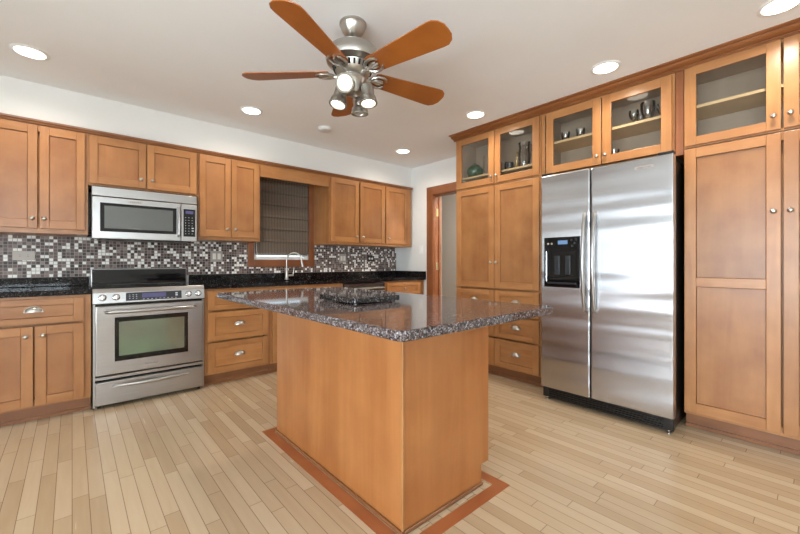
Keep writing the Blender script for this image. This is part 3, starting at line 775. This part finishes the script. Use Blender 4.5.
# dispenser: frame, recess, paddles, controls
b = MB(); y0, y1, z0, z1 = 1.206, 1.488, .918, 1.312; xo = RFX - .008
b.box(xo, RFX - .0002, y0, y1, 1.205, z1).box(xo, RFX - .0002, y0, y0 + .022, z0, 1.205).box(xo, RFX - .0002, y1 - .022, y1, z0, 1.205).box(xo, RFX - .0002, y0 + .022, y1 - .022, z0, z0 + .032)
b.box(RFX - .0012, RFX - .0002, y0 + .022, y1 - .022, z0 + .032, 1.205)
b.build('dispenser', 'black_gloss', ld, .001)
MB().box(xo - .0012, xo, 1.30, 1.375, 1.255, 1.285).build('display', 'display_ice', ld)
for yy in (1.455, 1.425): MB().lathe((xo, yy, 1.262), (-1, 0, 0), [(.008, 0), (.008, .002), (0, .002)], 14).build('button', 'plate_steel', ld, smooth=True)
for yy, zz in ((1.27, 1.285), (1.245, 1.262), (1.265, 1.242), (1.235, 1.288)): MB().lathe((xo, yy, zz), (-1, 0, 0), [(.009, 0), (.009, .002), (0, .002)], 14).build('button', 'dispenser_grey', ld, smooth=True)
for yy in (1.300, 1.385): MB().box(xo + .001, RFX - .0013, yy - .020, yy + .020, 1.02, 1.165).build('paddle', 'dispenser_grey', ld, .003)
MB().box(xo - .006, RFX - .0013, y0 + .03, y1 - .03, z0 + .026, z0 + .040).build('drip_tray', 'dispenser_grey', ld, .002)
MB().tube([(xo - .002, y1 - .020, .955), (xo - .002, y1 - .020, 1.20)], .003, 6).build('chrome_edge', 'chrome', ld)
bd = MB().box(RFX - .0015, RFX + .001, .735, .845, 1.742, 1.762).build('badge', 'plate_steel', rd)
text('KitchenAid', .018, ROT_B, (RFX - .0020, .790, 1.752), bd)

# ------------------------------------------------------------------ things behind the cabinet glass
def ware(name, prof, loc, mat, label, cat, group=None, extra=None):
    o = MB().lathe(loc, (0, 0, 1), prof, 20).build(name, mat, smooth=True, org=loc); tag(o, label, cat, group); return o
SHZ = 2.012
jr = thing('ginger_jar', (3.215, 2.44, SHZ), 'squat dark green lidded jar in the leftmost glass cabinet', 'jar')
MB().lathe((3.215, 2.44, SHZ), (0, 0, 1), [(.044, 0), (.062, .012), (.078, .032), (.086, .060), (.084, .082), (.074, .102), (.058, .115), (.046, .119), (.044, .122)], 24).build('body', 'jar_green', jr, smooth=True)
MB().lathe((3.215, 2.44, SHZ + .1222), (0, 0, 1), [(.050, 0), (.050, .006), (.040, .011), (.016, .014), (.010, .017), (.017, .026), (.012, .034), (0, .036)], 24).build('lid', 'jar_green', jr, smooth=True)
ware('bud_vase', [(.020, 0), (.018, .01), (.008, .05), (.006, .17), (.009, .20), (.007, .198), (.004, .05), (0, .03)], (3.20, 2.317, SHZ), 'drinking_glass', 'tall thin clear glass vase beside the green jar', 'vase')
TUM = [(.030, 0), (.034, .09), (.032, .09), (.028, .008), (0, .006)]
ware('tumbler', TUM, (3.20, 2.085, SHZ), 'drinking_glass', 'clear glass tumbler at the left end of the shelf beside the green jar cabinet divider', 'glass')
ware('cup', [(.022, 0), (.034, .02), (.036, .07), (.033, .07), (.030, .022), (0, .01)], (3.20, 2.01, SHZ), 'dispenser_grey', 'small dark cup between the clear tumbler and the amber bottle', 'cup')
ware('bottle', [(.034, 0), (.036, .02), (.030, .07), (.013, .14), (.011, .18), (.013, .185), (0, .186)], (3.28, 1.975, SHZ), 'amber_glaze', 'amber brown bottle with narrow neck beside the glass pitcher', 'bottle')
pt = thing('pitcher', (3.22, 1.868, SHZ), 'tall clear glass pitcher with handle in the left glass cabinet', 'pitcher')
MB().lathe((3.22, 1.868, SHZ), (0, 0, 1), [(.045, 0), (.055, .03), (.058, .10), (.050, .19), (.056, .235), (.053, .235), (.047, .19), (.053, .10), (.05, .03), (0, .012)], 24).build('body', 'drinking_glass', pt, smooth=True)
MB().tube([(3.22, 1.820, SHZ + .20), (3.22, 1.790, SHZ + .20), (3.22, 1.797, SHZ + .12), (3.22, 1.815, SHZ + .08)], .007, 8).build('handle', 'drinking_glass', pt, smooth=True)
SH2 = 2.158
CUPP = [(.020, 0), (.022, .006), (.034, .03), (.038, .075), (.035, .075), (.030, .03), (0, .012)]
ware('cup', CUPP, (3.20, 1.466, SH2), 'drinking_glass', 'left of two small clear cups on the shelf behind the left pane above the refrigerator', 'cup')
ware('cup', CUPP, (3.20, 1.34, SH2), 'drinking_glass', 'right of two small clear cups on the shelf behind the left pane above the refrigerator', 'cup')
GOB = [(.026, 0), (.026, .003), (.006, .008), (.006, .028), (.022, .044), (.034, .075), (.033, .105), (.030, .105), (.031, .075), (.019, .048), (0, .038)]
BIG = [(.036, 0), (.036, .005), (.020, .014), (.036, .045), (.050, .10), (.049, .145), (.045, .145), (.046, .10), (.032, .05), (0, .03)]
ware('goblet', GOB, (3.20, .945, SH2), 'drinking_glass', 'leftmost clear stem goblet on the shelf behind the right pane above the refrigerator', 'glass')
ware('goblet', GOB, (3.29, .925, SH2), 'drinking_glass', 'clear goblet just left of the big footed vase above the refrigerator', 'glass')
ware('footed_vase', BIG, (3.22, .858, SH2), 'drinking_glass', 'large footed clear glass vase on the shelf above the refrigerator', 'vase')
ware('goblet', GOB, (3.22, .770, SH2), 'drinking_glass', 'clear goblet at the right end of the shelf above the refrigerator', 'glass')
tr = MB().box(3.15, 3.30, .75, 1.01, 1.9455, 1.962).build('glass_tray', 'drinking_glass', bevel=.003); tag(tr, 'flat clear glass tray on the bottom of the cabinet above the refrigerator', 'tray')
for (yy, lab) in ((1.075, 'small clear glass dish left of the flat tray above the refrigerator'), (1.20, 'low clear glass dish on the cabinet bottom behind the left pane above the refrigerator')):
    ware('glass_dish', [(.030, 0), (.036, .02), (.040, .045), (.037, .045), (.032, .02), (0, .008)], (3.18, yy, 1.9452), 'drinking_glass', lab, 'dish')

# ------------------------------------------------------------------ island
IX0, IX1, IY0, IY1 = 1.012, 1.602, 1.132, 2.372
isl = thing('kitchen_island', ((IX0 + IX1) / 2, (IY0 + IY1) / 2, 0), 'maple kitchen island base standing in the middle of the floor', 'island')
b = MB(); b.box(IX0 + .006, 1.540, IY0 + .006, IY1 - .006, 0, .10).box(IX0 + .006, IX1, IY0 + .006, IY1 - .006, .10, .880)
b.build('cabinet_body', 'maple_vertical', isl)
wood('island_veneer', lin(150, 90, 46), lin(178, 118, 67), (9, 9, .55), 0.30, var=.01, blotch=.35)
b = MB(); b.box(IX0, IX0 + .0055, IY0, IY1, .001, .880); b.build('side_panel', 'island_veneer', isl)
b = MB(); b.prism([(IX0, .001), (1.542, .001), (1.542, .10), (IX1, .10), (IX1, .880), (IX0, .880)], lambda a, z, d: (a, d, z), IY0, IY0 + .0055); b.build('end_panel', 'island_veneer', isl)
MB().box(IX0 - .004, IX0 + .008, IY0 - .004, IY0 + .008, .012, .879).build('corner_bead', 'maple_vertical', isl, .003)
b = MB(); b.box(IX0 - .013, IX0, IY0 - .013, IY1, .0005, .017).box(IX0, 1.542, IY0 - .013, IY0, .0005, .017); b.build('shoe_molding', 'dark_molding', isl, .005)
for k in range(2):
    y0, y1 = IY0 + .02 + k * .605, IY0 + .615 + k * .605
    m = MB(); m.box(IX1 + .0005, IX1 + .02, y0, y1, .12, .66); d_ = m.build('door', 'maple_vertical', isl, .002)
    m = MB(); m.box(IX1 + .0005, IX1 + .02, y0, y1, .675, .86); m.build('drawer', 'maple_horizontal', isl, .002)
# granite top with rounded corners and a softened edge
CX0, CX1, CY0, CY1 = .708, 1.643, .797, 2.635
def rrect(x0, x1, y0, y1, r_, n_=6):
    out = []
    for cx, cy, a0 in ((x1 - r_, y1 - r_, 0), (x0 + r_, y1 - r_, PI / 2), (x0 + r_, y0 + r_, PI), (x1 - r_, y0 + r_, 1.5 * PI)):
        out += [(cx + r_ * math.cos(a0 + PI / 2 * k / n_), cy + r_ * math.sin(a0 + PI / 2 * k / n_)) for k in range(n_ + 1)]
    return out
b = MB(); b.prism(rrect(CX0, CX1, CY0, CY1, .032), lambda a, c, d: (a, c, d), .8805, .914)
o = b.build('island_countertop', 'island_granite', bevel=.009); o.modifiers['bevel'].segments = 3; tag(o, 'speckled brown grey granite slab on top of the kitchen island', 'countertop')
cb_ = thing('cutting_board', (1.12, 1.59, .914), 'small square granite board on low feet on the island top', 'cutting board')
MB().prism(rrect(.980, 1.264, 1.430, 1.760, .012, 3), lambda a, c, d: (a, c, d), .921, .9465).build('slab', 'board_granite', cb_, .002)
for x in (1.01, 1.234):
    for y in (1.46, 1.73): MB().lathe((x, y, .914), (0, 0, 1), [(.012, 0), (.012, .007)], 12).build('foot', 'black_plastic', cb_)
# wood border let into the floor around the island
b = MB(); ox0, ox1, oy0, oy1, wd_ = .936, 1.642, 1.030, 2.440, .062
for poly in ([(ox0, oy0), (ox1, oy0), (ox1 - wd_, oy0 + wd_), (ox0 + wd_, oy0 + wd_)], [(ox1, oy0), (ox1, oy1), (ox1 - wd_, oy1 - wd_), (ox1 - wd_, oy0 + wd_)],
             [(ox1, oy1), (ox0, oy1), (ox0 + wd_, oy1 - wd_), (ox1 - wd_, oy1 - wd_)], [(ox0, oy1), (ox0, oy0), (ox0 + wd_, oy0 + wd_), (ox0 + wd_, oy1 - wd_)]):
    b.prism(poly, lambda a, c, d: (a, c, d), -.004, .0006)
struct(b.build('trim_2', 'inlay_wood'))

# ------------------------------------------------------------------ ceiling fan
fcx, fcy = 1.190, 1.752
fan = thing('ceiling_fan', (fcx, fcy, ZC), 'five-blade ceiling fan with brushed nickel motor and four spotlights', 'ceiling fan')
MB().lathe((fcx, fcy, ZC), (0, 0, -1), [(.076, 0), (.076, .012), (.071, .016), (.067, .032), (.051, .060), (.034, .077), (.020, .083), (0, .084)], 32).build('canopy', 'nickel', fan, smooth=True)
MB().lathe((fcx, fcy, ZC - .080), (0, 0, -1), [(.012, 0), (.012, .04)], 16).build('downrod', 'nickel', fan, smooth=True)
mh = MB().lathe((fcx, fcy, ZC - .125), (0, 0, -1), [(.015, -.014), (.05, -.010), (.105, .006), (.138, .032), (.150, .060), (.152, .082), (.146, .100), (.110, .118), (.098, .150), (.085, .170), (.075, .178), (0, .18)], 40).build('motor_housing', 'nickel', fan, smooth=True)
for k in range(24):
    a = 2 * PI * k / 24; c, s_ = math.cos(a), math.sin(a)
    m = MB(); p0 = Vector((fcx + c * .1115, fcy + s_ * .1115, ZC - .249)); p1 = Vector((fcx + c * .0995, fcy + s_ * .0995, ZC - .274))
    m.tube([p0, p1], .006, 6, up=(c, s_, 0)); m.build('vent_slot', 'dark_slot', mh)
ZB = 2.178
# blades: rounded paddle with pitch, scrolled iron below
A0 = math.degrees(.473) + 180
def blade_pts():
    L = []; r0, r1 = .132, .632
    L += [(r0, -.046), (r0 + .02, -.056)] + [(r1 - .075, -.082), (r1 - .045, -.080), (r1 - .018, -.062), (r1 - .002, -.032), (r1, 0), (r1 - .002, .032), (r1 - .018, .062), (r1 - .045, .080), (r1 - .075, .082)] + [(r0 + .02, .056), (r0, .046)]
    return L
pitch = math.radians(13)
def bl_map(phi, zoff):
    cp_, sp_ = math.cos(phi), math.sin(phi)
    def f(a, c, d):
        # c>0 lies towards phi+90 and hangs lower
        cc = c * math.cos(pitch) + d * math.sin(pitch); zz = -c * math.sin(pitch) + d * math.cos(pitch)
        return (fcx + a * cp_ - cc * sp_, fcy + a * sp_ + cc * cp_, ZB + zoff + zz)
    return f
for k in range(5):
    phi = math.radians(A0 + 72 * k); f = bl_map(phi, 0)
    bl = MB().prism(blade_pts(), f, 0, .006).build('blade', 'fan_blade_wood', fan, .0015)
    m = MB(); g = bl_map(phi, -.004)
    m.tube([(fcx + .070 * math.cos(phi), fcy + .070 * math.sin(phi), ZC - .292), (fcx + .095*math.cos(phi), fcy + .095*math.sin(phi), ZC - .300), g(0.120, 0, -.006), g(0.155, 0, -.003)], [.016, .012, .011, .009], 10)
    for sgn in (-1, 1):
        m.tube([g(0.110, 0, -.006), g(0.120, sgn * .026, -.006), g(0.142, sgn * .042, -.004), g(0.175, sgn * .046, -.003), g(0.198, sgn * .036, -.002), g(0.206, sgn * .022, -.002)], [.010, .009, .0085, .008, .007, .005], 8)
        m.tube([g(0.135, sgn * .006, -.004), g(0.160, sgn * .018, -.003), g(0.184, sgn * .014, -.002)], [.007, .006, .005], 8)
    m.tube([g(0.155, 0, -.003), g(0.195, 0, -.002)], [.009, .005], 8)
    m.build('blade_bracket', 'nickel', bl, smooth=True)
lf = MB().lathe((fcx, fcy, ZC - .3045), (0, 0, -1), [(.072, 0), (.074, .012), (.060, .030), (.055, .055), (.048, .080), (.026, .100), (0, .106)], 32).build('light_fitter', 'nickel', fan, smooth=True)
Fv = Vector((math.cos(YAW), math.sin(YAW), 0)); Rv = Vector((math.sin(YAW), -math.cos(YAW), 0))
C0 = Vector((fcx, fcy, 0))
heads = [   # top of the lamp head, direction it points
    (C0 - Fv * .035 - Rv * .015 + Vector((0, 0, 2.105)), (-Fv * .86 - Rv * .10 + Vector((0, 0, -.36)))),
    (C0 - Rv * .060 - Fv * .01 + Vector((0, 0, 2.094)), (-Rv * .20 - Fv * .20 + Vector((0, 0, -1)))),
    (C0 + Rv * .080 - Fv * .02 + Vector((0, 0, 2.100)), (Rv * .10 - Fv * .16 + Vector((0, 0, -1)))),
    (C0 + Rv * .030 + Fv * .070 + Vector((0, 0, 2.090)), (Fv * .10 + Vector((0, 0, -1)))),
]
for i_, (p, d_) in enumerate(heads):
    d_ = d_.normalized(); m = MB()
    m.lathe(p, d_, [(.012, -.012), (.028, -.004), (.036, .010), (.037, .066), (.045, .074), (.0495, .104), (.039, .104), (.0345, .084), (0, .083)], 28)
    m.tube([Vector((fcx, fcy, 2.12)) + (p - Vector((fcx, fcy, p.z))) * .4, p - d_ * .008], .009, 8)
    h = m.build('lamp_head', 'nickel', fan, smooth=True)
    MB().lathe(p + d_ * .1042, d_, [(.0385, 0), (.0500, 0), (.0505, .004), (.049, .006), (.0395, .006), (.0385, 0)], 28, False).build('rim', 'rim_metal', h, smooth=True)
    if 0 < i_ < 3:
        l = bpy.data.lights.new('bulb_light', 'SPOT'); l.energy = 14; l.color = (1.0, 0.89, 0.76); l.spot_size = math.radians(120); l.spot_blend = 1.0; l.shadow_soft_size = 0.008
        o = bpy.data.objects.new('bulb_light', l); S.collection.objects.link(o); o.parent = fan; o.location = p + d_ * .11 - Vector((fcx, fcy, ZC))
        o.rotation_euler = d_.to_track_quat('-Z', 'Y').to_euler()
    MB().lathe(p + d_ * .0845, d_, [(.032, 0), (.0325, .008), (.028, .015), (.015, .018), (0, .019)], 24).build('bulb', 'fan_bulb' if i_ < 3 else 'smoke_white', h, smooth=True)
MB().tube([(fcx, fcy, ZC - .41), (fcx, fcy, ZC - .45)], .0015, 6).build('pull_chain', 'nickel', fan)

# ------------------------------------------------------------------ recessed lights, smoke detector
def can(x, y, label):
    r = thing('recessed_light', (x, y, ZC), label, 'ceiling light')
    MB().lathe((x, y, ZC), (0, 0, -1), [(.094, 0), (.094, .003), (.088, .006), (.076, .007), (.074, .0)], 40).build('trim_ring', 'white_trim', r, smooth=True)
    MB().lathe((x, y, ZC - .0035), (0, 0, -1), [(.0735, 0), (.072, .002), (0, .0025)], 40).build('lamp', 'can_lamp', r, smooth=True)
    l = bpy.data.lights.new('can_light', 'SPOT'); l.energy = CAN_W; l.color = (1.0, 0.89, 0.76); l.spot_size = math.radians(165); l.spot_blend = 1.0; l.shadow_soft_size = 0.0
    o = bpy.data.objects.new('can_light', l); S.collection.objects.link(o); o.parent = r; o.location = (0, 0, -.012)
k_ = (ZC - CAM_H) / (2.44 - CAM_H)
for x, y, lab in ((-.199, 3.302, 'round recessed ceiling light above the left wall cabinets, leftmost in the photo'), (1.175, 3.294, 'round recessed ceiling light left of the fan, in front of the microwave cabinets'),
                  (2.955, 3.298, 'round recessed ceiling light nearest the far room corner'), (2.714, 2.054, 'round recessed ceiling light in front of the green jar cabinet'),
                  (2.723, .974, 'round recessed ceiling light in front of the cabinet above the refrigerator'), (2.735, .139, 'recessed ceiling light cut by the top right photo corner')):
    can(x * k_, y * k_, lab)
x, y = 1.872 * k_, 3.243 * k_
sm = thing('smoke_detector', (x, y, ZC), 'small round white smoke detector on the ceiling behind the fan', 'smoke detector')
MB().lathe((x, y, ZC), (0, 0, -1), [(.066, 0), (.066, .012), (.060, .026), (.045, .032), (0, .034)], 32).build('cover', 'smoke_white', sm, smooth=True)
# unseen hallway lamp, added to brighten the view through the doorway
hl = thing('hall_fill_light', (4.25, 2.3, ZC), 'unseen ceiling lamp added to light the hallway beyond the doorway', 'ceiling light')
MB().lathe((4.25, 2.3, ZC), (0, 0, -1), [(.15, 0), (.15, .02), (.14, .022)], 32).build('base', 'nickel', hl, smooth=True)
emit('hall_fill_glow', (1.0, .94, .84, 1), 200.0)
MB().lathe((4.25, 2.3, ZC - .0225), (0, 0, -1), [(.135, 0), (.12, .04), (.07, .065), (0, .075)], 32).build('shade', 'hall_fill_glow', hl, smooth=True)
